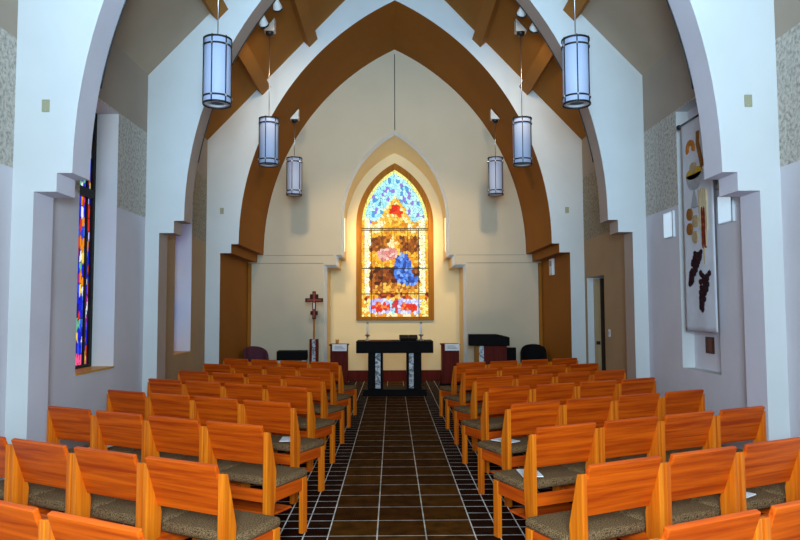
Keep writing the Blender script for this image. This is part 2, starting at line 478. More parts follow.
# ------------------------------------------------------------------ stained glass
def pane_mesh(name, inside, design, x0, x1, z0, z1, nx, nz, cell, mat, parent, y, plane='xz', lead=None):
    """fine grid of quads clipped to the opening; each quad takes the colour of its leaded pane (jittered cells)"""
    rnd = random.Random(3)
    cw, ch = cell
    sites = {}
    def site(i, j):
        if (i, j) not in sites:
            sites[(i, j)] = ((i+.5+rnd.uniform(-.4, .4))*cw, (j+.5+rnd.uniform(-.4, .4))*ch, rnd.random(), rnd.random())
        return sites[(i, j)]
    dx, dz = (x1-x0)/nx, (z1-z0)/nz
    verts = {}; faces = []; cols = []
    def vert(i, j):
        if (i, j) not in verts: verts[(i, j)] = len(verts)
        return verts[(i, j)]
    for i in range(nx):
        for j in range(nz):
            cx, cz = x0+(i+.5)*dx, z0+(j+.5)*dz
            if not inside(cx, cz): continue
            gi, gj = int((cx-x0)//cw), int((cz-z0)//ch)
            best = sorted(((cx-x0-a)/cw)**2+((cz-z0-b)/ch)**2 for a, b in [])
            c = []
            for p in (-1, 0, 1):
                for q in (-1, 0, 1):
                    st = site(gi+p, gj+q)
                    c.append(((((cx-x0-st[0])/cw)**2+((cz-z0-st[1])/ch)**2)**.5, st))
            c.sort(key=lambda t: t[0])
            d0, st = c[0]; d1 = c[1][0]
            col = design(st[0]+x0, st[1]+z0, st[2], st[3], cx, cz)
            if lead and d1-d0 < lead: col = tuple(c*.25 for c in col)
            faces.append((vert(i, j), vert(i+1, j), vert(i+1, j+1), vert(i, j+1))); cols.append(col)
    vs = [None]*len(verts)
    for (i, j), k in verts.items():
        a, z = x0+i*dx, z0+j*dz
        vs[k] = (a, y, z) if plane == 'xz' else (y, a, z)
    me = D.meshes.new(name); me.from_pydata(vs, [], faces)
    at = me.color_attributes.new('pane', 'FLOAT_COLOR', 'CORNER')
    k = 0
    for c in cols:
        for _ in range(4):
            at.data[k].color = (c[0], c[1], c[2], 1.); k += 1
    me.materials.append(M[mat])
    o = D.objects.new(name, me); COL.objects.link(o); o.parent = parent
    return o

def mixc(a, b, t): return tuple(p*(1-t)+q*t for p, q in zip(a, b))

GW, GB, GSP, GAP = .745, 1.42, 3.47, 4.73
def in_glass(x, z):
    if z < GB or abs(x) > GW: return False
    if z < GSP: return True
    h = GAP-GSP; R = (h*h+GW*GW)/(2*GW)
    return math.hypot(abs(x)+(R-GW), z-GSP) < R
def edge_dist(x, z):
    if z < GSP: return GW-abs(x)
    h = GAP-GSP; R = (h*h+GW*GW)/(2*GW)
    return R-math.hypot(abs(x)+(R-GW), z-GSP)

def main_design(x, z, r1, r2, cx, cz):
    u = x/GW*105; v = 35+(GAP-z)*460/(GAP-GB); au = abs(u)
    e = edge_dist(cx, cz)
    def pick(*c): return c[min(len(c)-1, int(r1*len(c)))]
    if v > 442:
        if au > 80: return pick((1., .76, .10), (1., .85, .30), (.9, .38, .02))
        if v > 484: return pick((.85, .30, .02), (1., .85, .5))
        if (abs(au-42)/28)**2 + ((v-466)/13)**2 < 1: return pick((.80, .03, .01), (.70, .05, .02), (.95, .25, .05))
        if au < 12: return pick((.35, .80, .9), (.65, .04, .05))
        return pick((.50, .48, .95), (.72, .78, 1.), (.60, .50, .9))
    if v > 424:
        return pick((.70, .12, .01), (.95, .45, .02), (.25, .02, .005), (.95, .65, .15), (.6, .1, .01))
    if v > 190 and au > 78:
        if e < .06: return pick((1., .52, .03), (.95, .70, .10), (.85, .35, .02))
        return pick((1., .95, .55), (1., .88, .42), (1., 1., .85))
    if v <= 200:
        if e < .065: return pick((1., .90, .18), (.95, .95, .30), (.85, .92, .35))
        g = (v-112)/70.*46
        if v > 112 and au < g:
            if au < g-15 and v < 178: return pick((.75, .02, .005), (.85, .06, .01), (.8, .10, .01))
            return pick((1., .70, .12), (.95, .50, .04), (1., .85, .40))
        if r1 < .10: return (.30, .20, .75)
        if r1 < .18: return (.08, .35, .75)
        return mixc((.28, .78, .92), (.62, .95, .92), r2)
    rr = math.hypot(u, v-238)
    if v < 238 and rr > 62: return pick((1., .72, .18), (.85, .35, .03), (1., .85, .4))
    if v < 238 and rr > 48: return pick((1., .93, .60), (1., .88, .45))
    # middle field: amber ground with drifts of rose, blue and pale glass
    if ((u-24)/30)**2 + ((v-345)/48)**2 < 1 or ((u-46)/30)**2+((v-382)/16)**2 < 1:
        return pick((.04, .13, .62), (.06, .22, .80), (.22, .42, .95), (.02, .06, .35), (.10, .28, .85))
    if ((u+24)/32)**2 + ((v-302)/20)**2 < 1:
        return pick((.90, .42, .38), (.95, .60, .50), (.75, .25, .22))
    if ((u+8)/14)**2 + ((v-264)/15)**2 < 1: return pick((1., .86, .45), (1., .78, .35))
    if v > 392: return pick((.75, .30, .03), (.95, .55, .08), (.45, .12, .01))
    if v > 340: return pick((.22, .045, .005), (.08, .015, .004), (.45, .13, .01), (.30, .07, .008))
    if 246 < v < 296 and abs(u) > 12: return pick((.36, .09, .005), (.16, .03, .004), (.60, .20, .010), (.28, .06, .005))
    if v < 250: return pick((.95, .45, .02), (.75, .27, .01), (1., .58, .06))
    return pick((1., .50, .025), (.85, .34, .012), (1., .62, .08), (.70, .24, .01))

w1 = thing('window_1', 'tall pointed stained glass window glowing in the altar niche', 'window', (0, YN, 0), kind='structure')
bm = bm_new()
def ring(bm, outer, inner, y0, y1):
    n = len(outer)
    fo = [bm.verts.new((x, y0, z)) for x, z in outer]; fi = [bm.verts.new((x, y0, z)) for x, z in inner]
    bo = [bm.verts.new((x, y1, z)) for x, z in outer]; bi = [bm.verts.new((x, y1, z)) for x, z in inner]
    for i in range(n):
        j = (i+1) % n
        bm.faces.new((fo[i], fo[j], fi[j], fi[i])); bm.faces.new((bo[i], bi[i], bi[j], bo[j]))
        bm.faces.new((fo[i], bo[i], bo[j], fo[j])); bm.faces.new((fi[i], fi[j], bi[j], bi[i]))
ol = [(-.865, 1.345)] + lancet(.865, 3.47, 4.87, 24) + [(.865, 1.345)]
il = [(-GW, GB)] + lancet(GW, GSP, GAP, 24) + [(GW, GB)]
ring(bm, ol, il, -.09, 0.)
obj('window_frame', bm, 'trimwood', w1)
g = pane_mesh('glass', in_glass, main_design, -GW-.01, GW+.01, GB-.01, GAP+.01, 120, 260, (.062, .070), 'glass_main', w1, -.03, lead=.05)
bm = bm_new()
for z in (3.40, 2.50, 1.93, 3.36):
    add_box(bm, (-GW, -.046, z-.010), (GW, -.026, z+.010))
for x in (-.29, .29):
    add_box(bm, (x-.006, -.044, 1.93), (x+.006, -.028, 3.4))
for x in (-.53, .53):
    add_box(bm, (x-.008, -.044, GB), (x+.008, -.028, 3.4))
obj('saddle_bars', bm, 'lead', w1)

PAL = [(.01, .02, .75), (.03, .08, .95), (.02, .01, .35), (.75, .04, .01), (.95, .28, .01), (1., .75, .12), (.95, .95, 1.), (.15, .55, .35), (.10, .35, .95), (.35, .02, .30)]
WT = [.24, .16, .10, .10, .09, .06, .09, .05, .08, .03]
def side_design(x, z, r1, r2, cx, cz):
    if z < 1.08: return (1., .55, .03) if r1 < .6 else (.95, .12, .30)
    if z > 3.2 and r2 < .55: return (.02, .012, .01) if r1 < .6 else (.95, .42, .03)
    t = r1
    for c, w in zip(PAL, WT):
        if t < w: return c
        t -= w
    return PAL[1]
def side_window(n, h, label, xo=-.32, xi=-.25, W=W):
    w = thing('window_%d' % n, label, 'window', (-W, h[0], 0), kind='structure')
    L = h[1]-h[0]
    bm = bm_new()
    for lo, hi in (((xo, 0, h[2]), (xi, .06, h[3])), ((xo, L-.06, h[2]), (xi, L, h[3])), ((xo, .06, h[2]), (xi, L-.06, h[2]+.05)),
                   ((xo, .06, h[3]-.06), (xi, L-.06, h[3])), ((xo, .06, 2.86), (xi+.02, L-.06, 2.96)), ((xo, L-.18, h[2]), (xi-.01, L-.155, h[3]))):
        add_box(bm, lo, hi)
    obj('window_frame', bm, 'lead', w)
    pane_mesh('glass', lambda a, z: True, side_design, .05, L-.05, h[2]+.04, h[3]-.05, 60, 220, (.05, .13), 'glass_side', w, (xo+xi)/2, plane='yz', lead=.09)
    simple_box('sill', (xi+.002, .001, h[2]-.001), (.012, L-.001, h[2]+.018), 'sillwood', w)
    simple_box('backing', (-.339, 0, h[2]), (-.336, L, h[3]), 'dark', w)
    return w
side_window(2, WL1, 'tall narrow stained glass window in left wall before the middle arch')
side_window(3, WL2, 'recessed narrow window in left wall beside the chancel', -.335, -.315, WF)
side_window(4, WL0, 'tall narrow stained glass window in left wall before the nearest arch')
w5 = thing('window_5', 'wide added window glowing in the unseen rear wall', 'window', (0, Y0, 0), kind='structure')
simple_box('glass', (-2.4, -.12, .3), (2.4, -.10, 5.2), 'clear', w5)
bm = bm_new()
for x in (-2.36, -.8, .8, 2.36): add_box(bm, (x-.04, -.14, .3), (x+.04, -.06, 5.2))
for z in (.34, 2.3, 5.16): add_box(bm, (-2.4, -.139, z-.04), (2.4, -.061, z+.04))
obj('window_frame', bm, 'lead', w5)

# ------------------------------------------------------------------ side door on the right
d1 = thing('door_1', 'pale wooden side door standing open in the right wall', 'door', (WF, 10.72, 0), kind='structure')
bm = bm_new(); add_box(bm, (.34, -.02, 0), (1.3, -.0, 2.2)); add_box(bm, (1.28, 0, 0), (1.3, .96, 2.2)); add_box(bm, (.34, .94, 0), (1.3, .96, 2.2)); add_box(bm, (.34, -.02, 2.14), (1.3, .96, 2.2))
obj('passage', bm, 'dark', d1)
bm = bm_new(); add_box(bm, (.112, .90, 0), (.215, .939, 2.10)); fr = obj('door_frame', bm, 'door', d1)
bm = bm_new(); add_box(bm, (.13, .892, .96), (.20, .901, 1.02)); obj('strike_plate', bm, 'black_metal', fr)
bm = bm_new(); add_box(bm, (.216, .905, 0), (.339, .939, 2.11)); obj('inner_lining', bm, 'dark', d1)
bm = bm_new(); add_box(bm, (0, 0, .01), (.84, .045, 2.10), .004)
leaf = obj('door_leaf', bm, 'door', d1, (.35, .012, 0), rot=(0, 0, math.radians(3)))
bm = bm_new(); add_tube(bm, [(.78, .045, 1.0), (.78, .10, 1.0)], .012); add_tube(bm, [(.78, .10, 1.0), (.66, .10, 1.0)], .012)
obj('door_handle', bm, 'brass', leaf)

# ------------------------------------------------------------------ chairs
def make_chair(label):
    t = thing('chair', label, 'chair', group='wooden chairs facing the altar')
    # reclined backrest board
    bm = bm_new()
    add_box(bm, (-.238, -.013, -.142), (.238, .013, .142), .005, 2)
    bmesh.ops.transform(bm, matrix=Matrix.Translation((0, -.186, .678)) @ Matrix.Rotation(math.radians(19.5), 4, 'X'), verts=bm.verts[:])
    obj('backrest', bm, 'seatwood_x', t)
    for s in (-1, 1):
        x0, x1 = sorted((s*.238, s*.272))
        bm = bm_new()
        add_prism(bm, [(-.225, 0), (-.160, 0), (-.125, .40), (-.118, .50), (-.185, .765), (-.222, .772)], 0, x0, x1, bevel=.004, seg=2)
        obj('rear_leg', bm, 'seatwood_z', t)
        bm = bm_new(); add_box(bm, (x0, .185, 0), (x1, .242, .388), .004, 2)
        obj('front_leg', bm, 'seatwood_z', t)
        bm = bm_new(); add_box(bm, (min(s*.243, s*.267), -.125, .300), (max(s*.243, s*.267), .186, .386), .003, 1)
        obj('side_rail', bm, 'seatwood_y', t)
    bm = bm_new(); add_box(bm, (-.239, .195, .31), (.239, .220, .386), .003, 1); obj('front_rail', bm, 'seatwood_x', t)
    bm = bm_new(); add_box(bm, (-.239, -.155, .29), (.239, -.132, .372), .003, 1); obj('rear_rail', bm, 'seatwood_x', t)
    bm = bm_new(); add_box(bm, (-.239, -.12, .20), (.239, .10, .214), .003, 1); obj('book_shelf', bm, 'seatwood_x', t)
    bm = bm_new(); add_box(bm, (-.268, -.105, .382), (.268, .262, .440), .025, 4)
    # gentle crown to the cushion
    for v in bm.verts:
        if v.co.z > .415: v.co.z += .012*max(0, 1-(v.co.x/.27)**2)*max(0, 1-((v.co.y-.07)/.2)**2)
    obj('seat_cushion', bm, 'tweed', t, smooth=True)
    return t

ORD = ['first', 'second', 'third', 'fourth', 'fifth', 'sixth', 'seventh', 'eighth']
proto = None
chairs = {}
def add_chair(x, y, rz, label):
    global proto
    if proto is None:
        proto = make_chair(label); proto.location = (x, y, 0); proto.rotation_euler = (0, 0, rz); return proto
    return dup(proto, (x, y, 0), rz, label)
RX = ([.89, .89, .87, .90, .88, .89, .87, .86], [2.36, 3.29, 4.33, 5.42, 6.54, 7.53, 8.56, 9.60])
LX = ([-.94, -.925, -.92, -.905, -.905, -.88, -.87, -.85], [2.38, 3.34, 4.46, 5.55, 6.63, 7.62, 8.71, 9.77])
for s, th, (pxs, pys), pitch in ((1, math.radians(25), RX, .565), (-1, math.radians(-27.5), LX, .553)):
    side = 'right' if s > 0 else 'left'
    c, n = math.cos(th), math.sin(th)
    lx, ly = -s*.238, -.235
    for i in range(8):
        nk = 4 if i else 2
        for k in range(nk):
            ex, ey = pxs[i] - (c*lx - n*ly), pys[i] - (n*lx + c*ly)
            x = ex + s*k*pitch*c; y = ey + s*k*pitch*n
            where = 'aisle-end chair' if k == 0 else ORD[k]+' chair from the aisle'
            if k == nk-1 and i: where = 'wall-end chair'
            row = 'last row before altar' if i == 7 else ORD[i]+' row from the near end'
            lab = 'wooden chair, %s, %s, %s block' % (where, row, side)
            chairs[(s, i, k)] = add_chair(x, y, th + random.uniform(-.012, .012), lab)

# leaflets left on a few seats
leaf_n = None
def leaflet(key, dx, dy, rz, label):
    ch = chairs[key]
    m = Matrix.Translation(ch.location) @ Matrix.Rotation(ch.rotation_euler.z, 4, 'Z')
    p = m @ Vector((dx, dy, .4515))
    bm = bm_new(); add_box(bm, (-.07, -.105, 0), (.07, .105, .004)); add_box(bm, (-.068, -.103, .004), (.07, .10, .006))
    o = obj('leaflet', bm, 'paper', None, p, rot=(0, 0, ch.rotation_euler.z+rz))
    tag(o, label, 'leaflet', 'leaflets left on chair seats')
leaflet((-1, 3, 0), .02, .06, .5, 'white leaflet on the aisle-end seat, fourth row left of the aisle')
leaflet((1, 3, 0), -.08, .10, .3, 'white leaflet on the aisle-end seat, fourth row right of the aisle')
leaflet((1, 2, 0), -.10, .05, -.4, 'white leaflet on the aisle-end seat, third row right of the aisle')
leaflet((-1, 2, 3), .0, .05, .2, 'white leaflet on the wall-end seat, third row left of the aisle')
leaflet((1, 1, 2), .0, .05, .2, 'white leaflet on the third seat from the aisle, second row right')

# ------------------------------------------------------------------ pendants
def ceil_z(x): return EAVE + (W-abs(x))*SL
def make_pendant(s, y, ztop, label):
    """hanging lantern; ztop is where its canopy meets the slope or the arch"""
    Z0, Z1, R = 3.80, 4.545, .145
    t = thing('pendant_light', label, 'light', (s*1.965, y, Z0), group='cylindrical hanging lanterns')
    H = Z1-Z0
    bm = bm_new()
    add_lathe(bm, [(R-.012, .02), (R, .03), (R, H-.03), (R-.012, H-.02), (R-.03, H-.02), (R-.03, .02)], 32, close=True)
    obj('lamp_shade', bm, 'shade', t)
    bm = bm_new(); add_lathe(bm, [(.085, .012), (R-.006, .012), (R-.006, .03), (.085, .03)], 32, close=True)
    obj('bottom_ring', bm, 'shade_in', t)
    bm = bm_new(); add_lathe(bm, [(.084, .035), (.084, .05), (.02, .06)], 24); obj('lamp_socket', bm, 'black_metal', t)
    bm = bm_new(); add_lathe(bm, [(R-.02, H-.021), (R-.02, H-.012), (.02, H-.006)], 24); obj('top_cap', bm, 'shade_in', t)
    for z in (.012, .085, H-.095, H-.018):
        bm = bm_new(); add_lathe(bm, [(R-.002, z-.008), (R+.010, z-.008), (R+.010, z+.010), (R-.002, z+.010)], 32, close=True)
        obj('hoop', bm, 'black_metal', t)
    for k in range(6):
        a = 2*PI*(k+.35)/6
        bm = bm_new()
        p = Vector((math.cos(a), math.sin(a), 0))*(R+.004)
        add_tube(bm, [p+Vector((0, 0, .0)), p+Vector((0, 0, H))], .007, 6)
        obj('upright', bm, 'black_metal', t)
        bm = bm_new()
        p2 = Vector((math.cos(a), math.sin(a), 0))*(R+.010)
        for z in (.0855, H-.0945): add_box(bm, (p2.x-.008, p2.y-.008, z-.010), (p2.x+.008, p2.y+.008, z+.012))
        obj('clip', bm, 'chrome', t)
    zc = ztop - Z0
    bm = bm_new(); add_tube(bm, [(0, 0, H-.01), (0, 0, zc-.10)], .006, 8); obj('cord', bm, 'chrome', t)
    bm = bm_new(); add_lathe(bm, [(.012, zc-.155), (.05, zc-.14), (.062, zc-.105), (.064, zc-.090)], 20); obj('canopy_cup', bm, 'black_metal', t)
    # wedge that levels the slope: vertical face towards the ridge
    w = .085
    bm = bm_new()
    add_prism(bm, [(s*w, zc-.09), (-s*w, zc-.09), (-s*w, zc+w*SL+.02)], 1, -.07, .07)
    obj('canopy_wedge', bm, 'wedge', t)
    return t
def arch_z(x):
    h = ZAP-(ZC2+.02); R = (h*h+SPR*SPR)/(2*SPR)
    return ZC2+.02+math.sqrt(R*R-(abs(x)+R-SPR)**2)
for s, w in ((-1, 'left'), (1, 'right')):
    make_pendant(s, 7.2, ceil_z(1.985)-.02, 'large white cylindrical lantern nearest the viewer on the %s' % w)
    make_pendant(s, 10.25, ceil_z(1.985)-.02, 'white cylindrical lantern hanging before the chancel arch, middle of the %s three' % w)
    make_pendant(s, 12.95, arch_z(1.985)-.03, 'small white lantern hanging under the brown chancel vault on the %s' % w)

# lighting track along the rear edge of the two nave arches, with small spot heads
for yb, lab in ((F1+FT, 'nearest'), (F2+FT, 'middle')):
    bm = bm_new()
    pts = [(x*.996, yb-.004, z-.004) for x, z in lancet(SPR, ZC2+.02, ZAP, 40)][6:-6]
    add_tube(bm, pts, .007, 6)
    tag(obj('light_track', bm, 'black_metal'), 'thin black cable track along the back edge of the %s arch' % lab, 'track', 'black tracks on the nave arches')
def track_light(x, z, label):
    y = F2+FT+.10
    t = thing('track_light', label, 'spotlight', (x, y, z), group='white track lights on the middle arch')
    d = Vector((-x*.35, 5.8, -3.4)).normalized()
    q = d.to_track_quat('Z', 'Y').to_matrix().to_4x4()
    bm = bm_new(); add_lathe(bm, [(.030, -.09), (.040, -.06), (.066, .075), (.066, .085), (.055, .085)], 20)
    bmesh.ops.transform(bm, matrix=q, verts=bm.verts[:]); obj('lamp_head', bm, 'wedge', t)
    bm = bm_new(); add_lathe(bm, [(.067, .072), (.072, .072), (.072, .096), (.060, .096), (.060, .086)], 20, close=True)
    bmesh.ops.transform(bm, matrix=q, verts=bm.verts[:]); obj('lamp_rim', bm, 'black_metal', t)
    bm = bm_new(); add_tube(bm, [(0, -.085, .055), (0, 0, .0)], .009, 6); obj('bracket', bm, 'chrome', t)
    return d
TL = []
for x, z, lab in ((-1.86, 5.62, 'lower white spotlight on the left side of the middle arch'), (-1.667, 5.85, 'upper white spotlight on the left side of the middle arch'),
                  (1.775, 5.77, 'upper white spotlight on the right side of the middle arch'), (1.95, 5.55, 'lower white spotlight on the right side of the middle arch')):
    TL.append(((x, z), track_light(x, z, lab)))

# thin cable hanging from the chancel apex to the niche apex
bm = bm_new(); add_tube(bm, [(0, YA-.02, 7.05), (0, YA-.02, 5.40)], .008, 6)
tag(obj('cable', bm, 'black_metal'), 'thin dark cable down the altar wall from vault apex to niche apex', 'cable')

# ------------------------------------------------------------------ small wall fittings
def plate(x, z, y, label, grp='beige blank plates on arch walls'):
    t = thing('wall_plate', label, 'plate', (x, y, z), group=grp)
    bm = bm_new(); add_box(bm, (-.033, -.010, -.054), (.033, -.0005, .054), .003, 1); obj('cover', bm, 'plate', t)
    bm = bm_new()
    for zz in (-.035, .035): add_lathe(bm, [(.004, 0), (.003, .003)], 8)
    bmesh.ops.transform(bm, matrix=Matrix.Rotation(PI/2, 4, 'X'), verts=bm.verts[:])
    for i, v in enumerate(bm.verts): v.co.z += -.035 if i < 16 else .035; v.co.y -= .0095
    obj('screws', bm, 'chrome', t)
plate(-3.007, 3.316, F1, 'small beige plate on the left side of the nearest arch wall')
plate(3.013, 3.36, F1, 'small beige plate on the right side of the nearest arch wall')
plate(-3.069, 3.329, F3, 'small beige plate on the left of the chancel arch')
plate(3.05, 3.335, F3, 'small beige plate on the right of the chancel arch')

def wall_box(y0, y1, z0, z1, label):
    t = thing('wall_light', label, 'light', (W, (y0+y1)/2, z0), group='white lit boxes on the right wall')
    L = (y1-y0)/2; H = z1-z0
    bm = bm_new(); add_box(bm, (-.028, -L, 0), (-.0, L, H), .004, 2); obj('housing', bm, 'box_white', t)
    bm = bm_new(); add_box(bm, (-.034, -L+.012, .012), (-.027, L-.012, H-.012), .002, 1); obj('diffuser', bm, 'lit_white', t)
    bm = bm_new(); add_box(bm, (-.036, -L, 0), (-.0285, -L+.011, H)); obj('edge_strip', bm, 'box_edge', t)
wall_box(7.80, 8.07, 2.42, 2.73, 'white square box on the right wall beyond the banner')
wall_box(6.42, 6.71, 2.42, 2.71, 'white square box on the right wall between banner and nearest arch')
t = thing('plaque', 'small dark red plaque below the banner in the recess', 'plaque', (W+.14, 7.30, 1.175))
bm = bm_new(); add_box(bm, (-.02, -.09, -.09), (-.001, .09, .09), .004, 1); obj('board', bm, 'plaque', t)
bm = bm_new(); add_box(bm, (-.024, -.07, -.07), (-.019, .0, .07), .002, 1); obj('face', bm, 'plaque_red', t)
t = thing('light_switch', 'small pale light switch on the tan right wall beside the door', 'switch', (WF, 10.49, 1.2))
bm = bm_new(); add_box(bm, (-.010, -.045, -.06), (-.0005, .045, .06), .003, 1); obj('cover', bm, 'box_white', t)
bm = bm_new(); add_box(bm, (-.016, -.012, -.02), (-.009, .012, .02), .002, 1); obj('toggle', bm, 'box_edge', t)
t = thing('thermostat', 'small pale thermostat box on the brown right chancel wall', 'thermostat', (LOW, 13.07, 2.40))
bm = bm_new(); add_box(bm, (-.05, -.12, -.16), (-.0005, .12, .16), .006, 2); obj('case', bm, 'box_white', t)
bm = bm_new(); add_box(bm, (-.053, -.08, .02), (-.049, .08, .12), .002, 1); obj('screen', bm, 'box_edge', t)

# ------------------------------------------------------------------ banner
bt = thing('banner', 'long pale cloth banner with chalice, wheat and grapes on right wall', 'banner', (3.2, 7.07, 0))
bm = bm_new()
nx, nz = 16, 40
grid = []
for i in range(nx+1):
    col = []
    for j in range(nz+1):
        yy = -.35+.70*i/nx; zz = 1.335+2.30*j/nz
        xx = .006*math.sin(yy*14)*(1-j/nz)
        col.append((xx, yy, zz))
    grid.append(col)
fv = [[bm.verts.new(p) for p in c] for c in grid]; bv = [[bm.verts.new((p[0]+.006, p[1], p[2])) for p in c] for c in grid]
for i in range(nx):
    for j in range(nz):
        bm.faces.new((fv[i][j], fv[i][j+1], fv[i+1][j+1], fv[i+1][j])).smooth = True
        bm.faces.new((bv[i][j], bv[i+1][j], bv[i+1][j+1], bv[i][j+1])).smooth = True
for i in range(nx):
    bm.faces.new((fv[i][0], fv[i+1][0], bv[i+1][0], bv[i][0])); bm.faces.new((fv[i][nz], bv[i][nz], bv[i+1][nz], fv[i+1][nz]))
for j in range(nz):
    bm.faces.new((fv[0][j], bv[0][j], bv[0][j+1], fv[0][j+1])); bm.faces.new((fv[nx][j], fv[nx][j+1], bv[nx][j+1], bv[nx][j]))
obj('cloth', bm, 'banner', bt)
bm = bm_new(); add_tube(bm, [(.004, -.39, 3.63), (.004, .39, 3.63)], .014, 10); rod = obj('rod', bm, 'black_metal', bt)
bm = bm_new(); add_tube(bm, [(.004, .37, 3.63), (.209, .37, 3.63)], .009, 8); add_tube(bm, [(.004, -.37, 3.63), (.069, -.37, 3.63)], .009, 8); obj('bracket', bm, 'black_metal', rod)
bm = bm_new()
for e in (-.405, .405):
    bmesh.ops.create_icosphere(bm, subdivisions=2, radius=.03, matrix=Matrix.Translation((.004, e, 3.63)))
obj('finial', bm, 'black_metal', rod, smooth=True)
def felt(name, pts, mat, off=0., parent=bt):
    """flat felt shape appliqued on the cloth; pts are (along wall, height)"""
    bm = bm_new(); add_prism(bm, [(y-7.07, z) for y, z in pts], 0, -.016-off, -.0005-off)
    return obj(name, bm, mat, parent)
def ell(cy, cz, ry, rz, n=20, a0=0., a1=2*PI):
    return [(cy+ry*math.cos(a0+(a1-a0)*k/n), cz+rz*math.sin(a0+(a1-a0)*k/n)) for k in range(n if abs(a1-a0) > 6.2 else n+1)]
felt('chalice_rim', ell(7.10, 3.03, .185, .065), 'gold')
felt('chalice_bowl', ell(7.10, 3.02, .185, .17, 16, PI, 2*PI), 'greyfelt')
felt('chalice_stem', [(7.10, 2.88), (7.02, 2.66), (7.19, 2.66)], 'greyfelt')
felt('bread', ell(7.12, 3.09, .07, .06), 'tanfelt', .004)
def arc_band(cy, cz, r0, r1, a0, a1, n=10):
    o = [(cy+r1*math.cos(a0+(a1-a0)*k/n), cz+r1*math.sin(a0+(a1-a0)*k/n)) for k in range(n+1)]
    return o + [(cy+r0*math.cos(a0+(a1-a0)*k/n), cz+r0*math.sin(a0+(a1-a0)*k/n)) for k in range(n, -1, -1)]
felt('orange_curl', arc_band(7.18, 3.31, .045, .10, -.4, 3.6), 'orange')
felt('red_ribbon', [(7.02, 3.46), (6.97, 3.46), (6.98, 3.34), (6.91, 3.16), (6.87, 3.08), (6.94, 3.06), (6.97, 3.16), (7.03, 3.33)], 'brownfelt')
for cy, cz, m in ((7.24, 2.60, 'brownfelt'), (7.245, 2.44, 'brownfelt'), (7.10, 2.51, 'tanfelt'), (7.12, 2.34, 'tanfelt')):
    felt('wafer', ell(cy, cz, .066, .066), m)
for cy, cz, m in ((6.96, 2.62, 'creamfelt'), (6.87, 2.60, 'creamfelt'), (6.91, 2.42, 'redfelt')):
    bm = bm_new()
    for k in range(5):
        for sgn in (-1, 1):
            add_prism(bm, [(y-7.07, z) for y, z in ell(cy+sgn*.022, cz-.16+.08*k, .02, .06, 10)], 0, -.016-.001*k-.0005*(sgn+1), -.0005)
    obj('wheat_ear', bm, m, bt)
    felt('wheat_stalk', [(cy-.005, cz-.38), (cy+.005, cz-.38), (cy+.005, cz-.18), (cy-.005, cz-.18)], 'tanfelt')
def grapes(y0, z0, y1, z1, w, seed):
    rnd = random.Random(seed); bm = bm_new()
    for k in range(64):
        t = k/63.; ww = w*(1-.7*t)
        cy = y0+(y1-y0)*t+rnd.uniform(-ww, ww); cz = z0+(z1-z0)*t
        bmesh.ops.create_icosphere(bm, subdivisions=1, radius=.034, matrix=Matrix.Translation((-.008, cy-7.07, cz)) @ Matrix.Diagonal((.4, 1, 1, 1)))
    obj('grape_cluster', bm, 'grape', bt, smooth=True)
grapes(7.07, 2.17, 7.27, 1.84, .10, 1)
grapes(6.92, 1.95, 7.01, 1.56, .11, 2)

# ------------------------------------------------------------------ altar and its things
a = thing('altar', 'black altar table with veined marble strips in its legs', 'altar', (-.02, 12.62, 0))
bm = bm_new(); add_box(bm, (-.705, -.34, .785), (.705, .34, 1.0), .006, 2); obj('table_top', bm, 'black', a)
for s in (-1, 1):
    x0, x1 = sorted((s*.22, s*.49))
    bm = bm_new(); add_box(bm, (x0, -.25, .12), (x1, .25, .785)); lg = obj('leg', bm, 'black', a)
    m0, m1 = (-.355, -.262) if s < 0 else (.262, .345)
    bm = bm_new(); add_box(bm, (m0, -.262, .14), (m1, -.249, .784)); obj('marble_strip', bm, 'marble', lg)
bm = bm_new(); add_box(bm, (-.58, -.31, 0), (.58, .31, .12), .006, 1); obj('plinth', bm, 'black', a)
def candlestick(x, label):
    t = thing('candlestick', label, 'candlestick', (x, 12.5, 1.0), group='candlesticks on the altar')
    bm = bm_new(); add_lathe(bm, [(.055, 0), (.055, .012), (.02, .03), (.013, .06), (.018, .085), (.055, .105), (.055, .113), (.016, .118), (.016, .13)], 20); obj('stand', bm, 'chrome', t)
    bm = bm_new(); add_lathe(bm, [(.016, .118), (.016, .325), (.012, .33)], 14); obj('candle', bm, 'paper', t)
    bm = bm_new(); add_lathe(bm, [(.019, .315), (.021, .35), (.012, .355)], 14); obj('candle_cap', bm, 'brass', t)
candlestick(-.524, 'candlestick at the left end of the black altar')
candlestick(.47, 'candlestick at the right end of the black altar')
t = thing('book_stand', 'low black stand with open book on the right of the altar', 'bookstand', (.235, 12.5, 1.0))
bm = bm_new(); add_prism(bm, [(-.12, 0), (.12, 0), (.12, .075), (.10, .075), (-.12, .02)], 0, -.15, .15); obj('base', bm, 'black', t)
bm = bm_new()
for s in (-1, 1):
    x0, x1 = sorted((s*.002, s*.17))
    add_box(bm, (x0, -.13, 0), (x1, .13, .018), .003, 1)
bmesh.ops.transform(bm, matrix=Matrix.Translation((0, 0, .058)) @ Matrix.Rotation(math.radians(13.5), 4, 'X'), verts=bm.verts[:])
obj('book', bm, 'black', t)
bm = bm_new(); add_box(bm, (-.16, -.2, 0), (.22, .2, .006), .002, 1)
tag(obj('altar_cloth', bm, 'runner', None, (-.30, 12.62, 1.0)), 'flat rust coloured cloth lying on the left half of the altar', 'cloth')

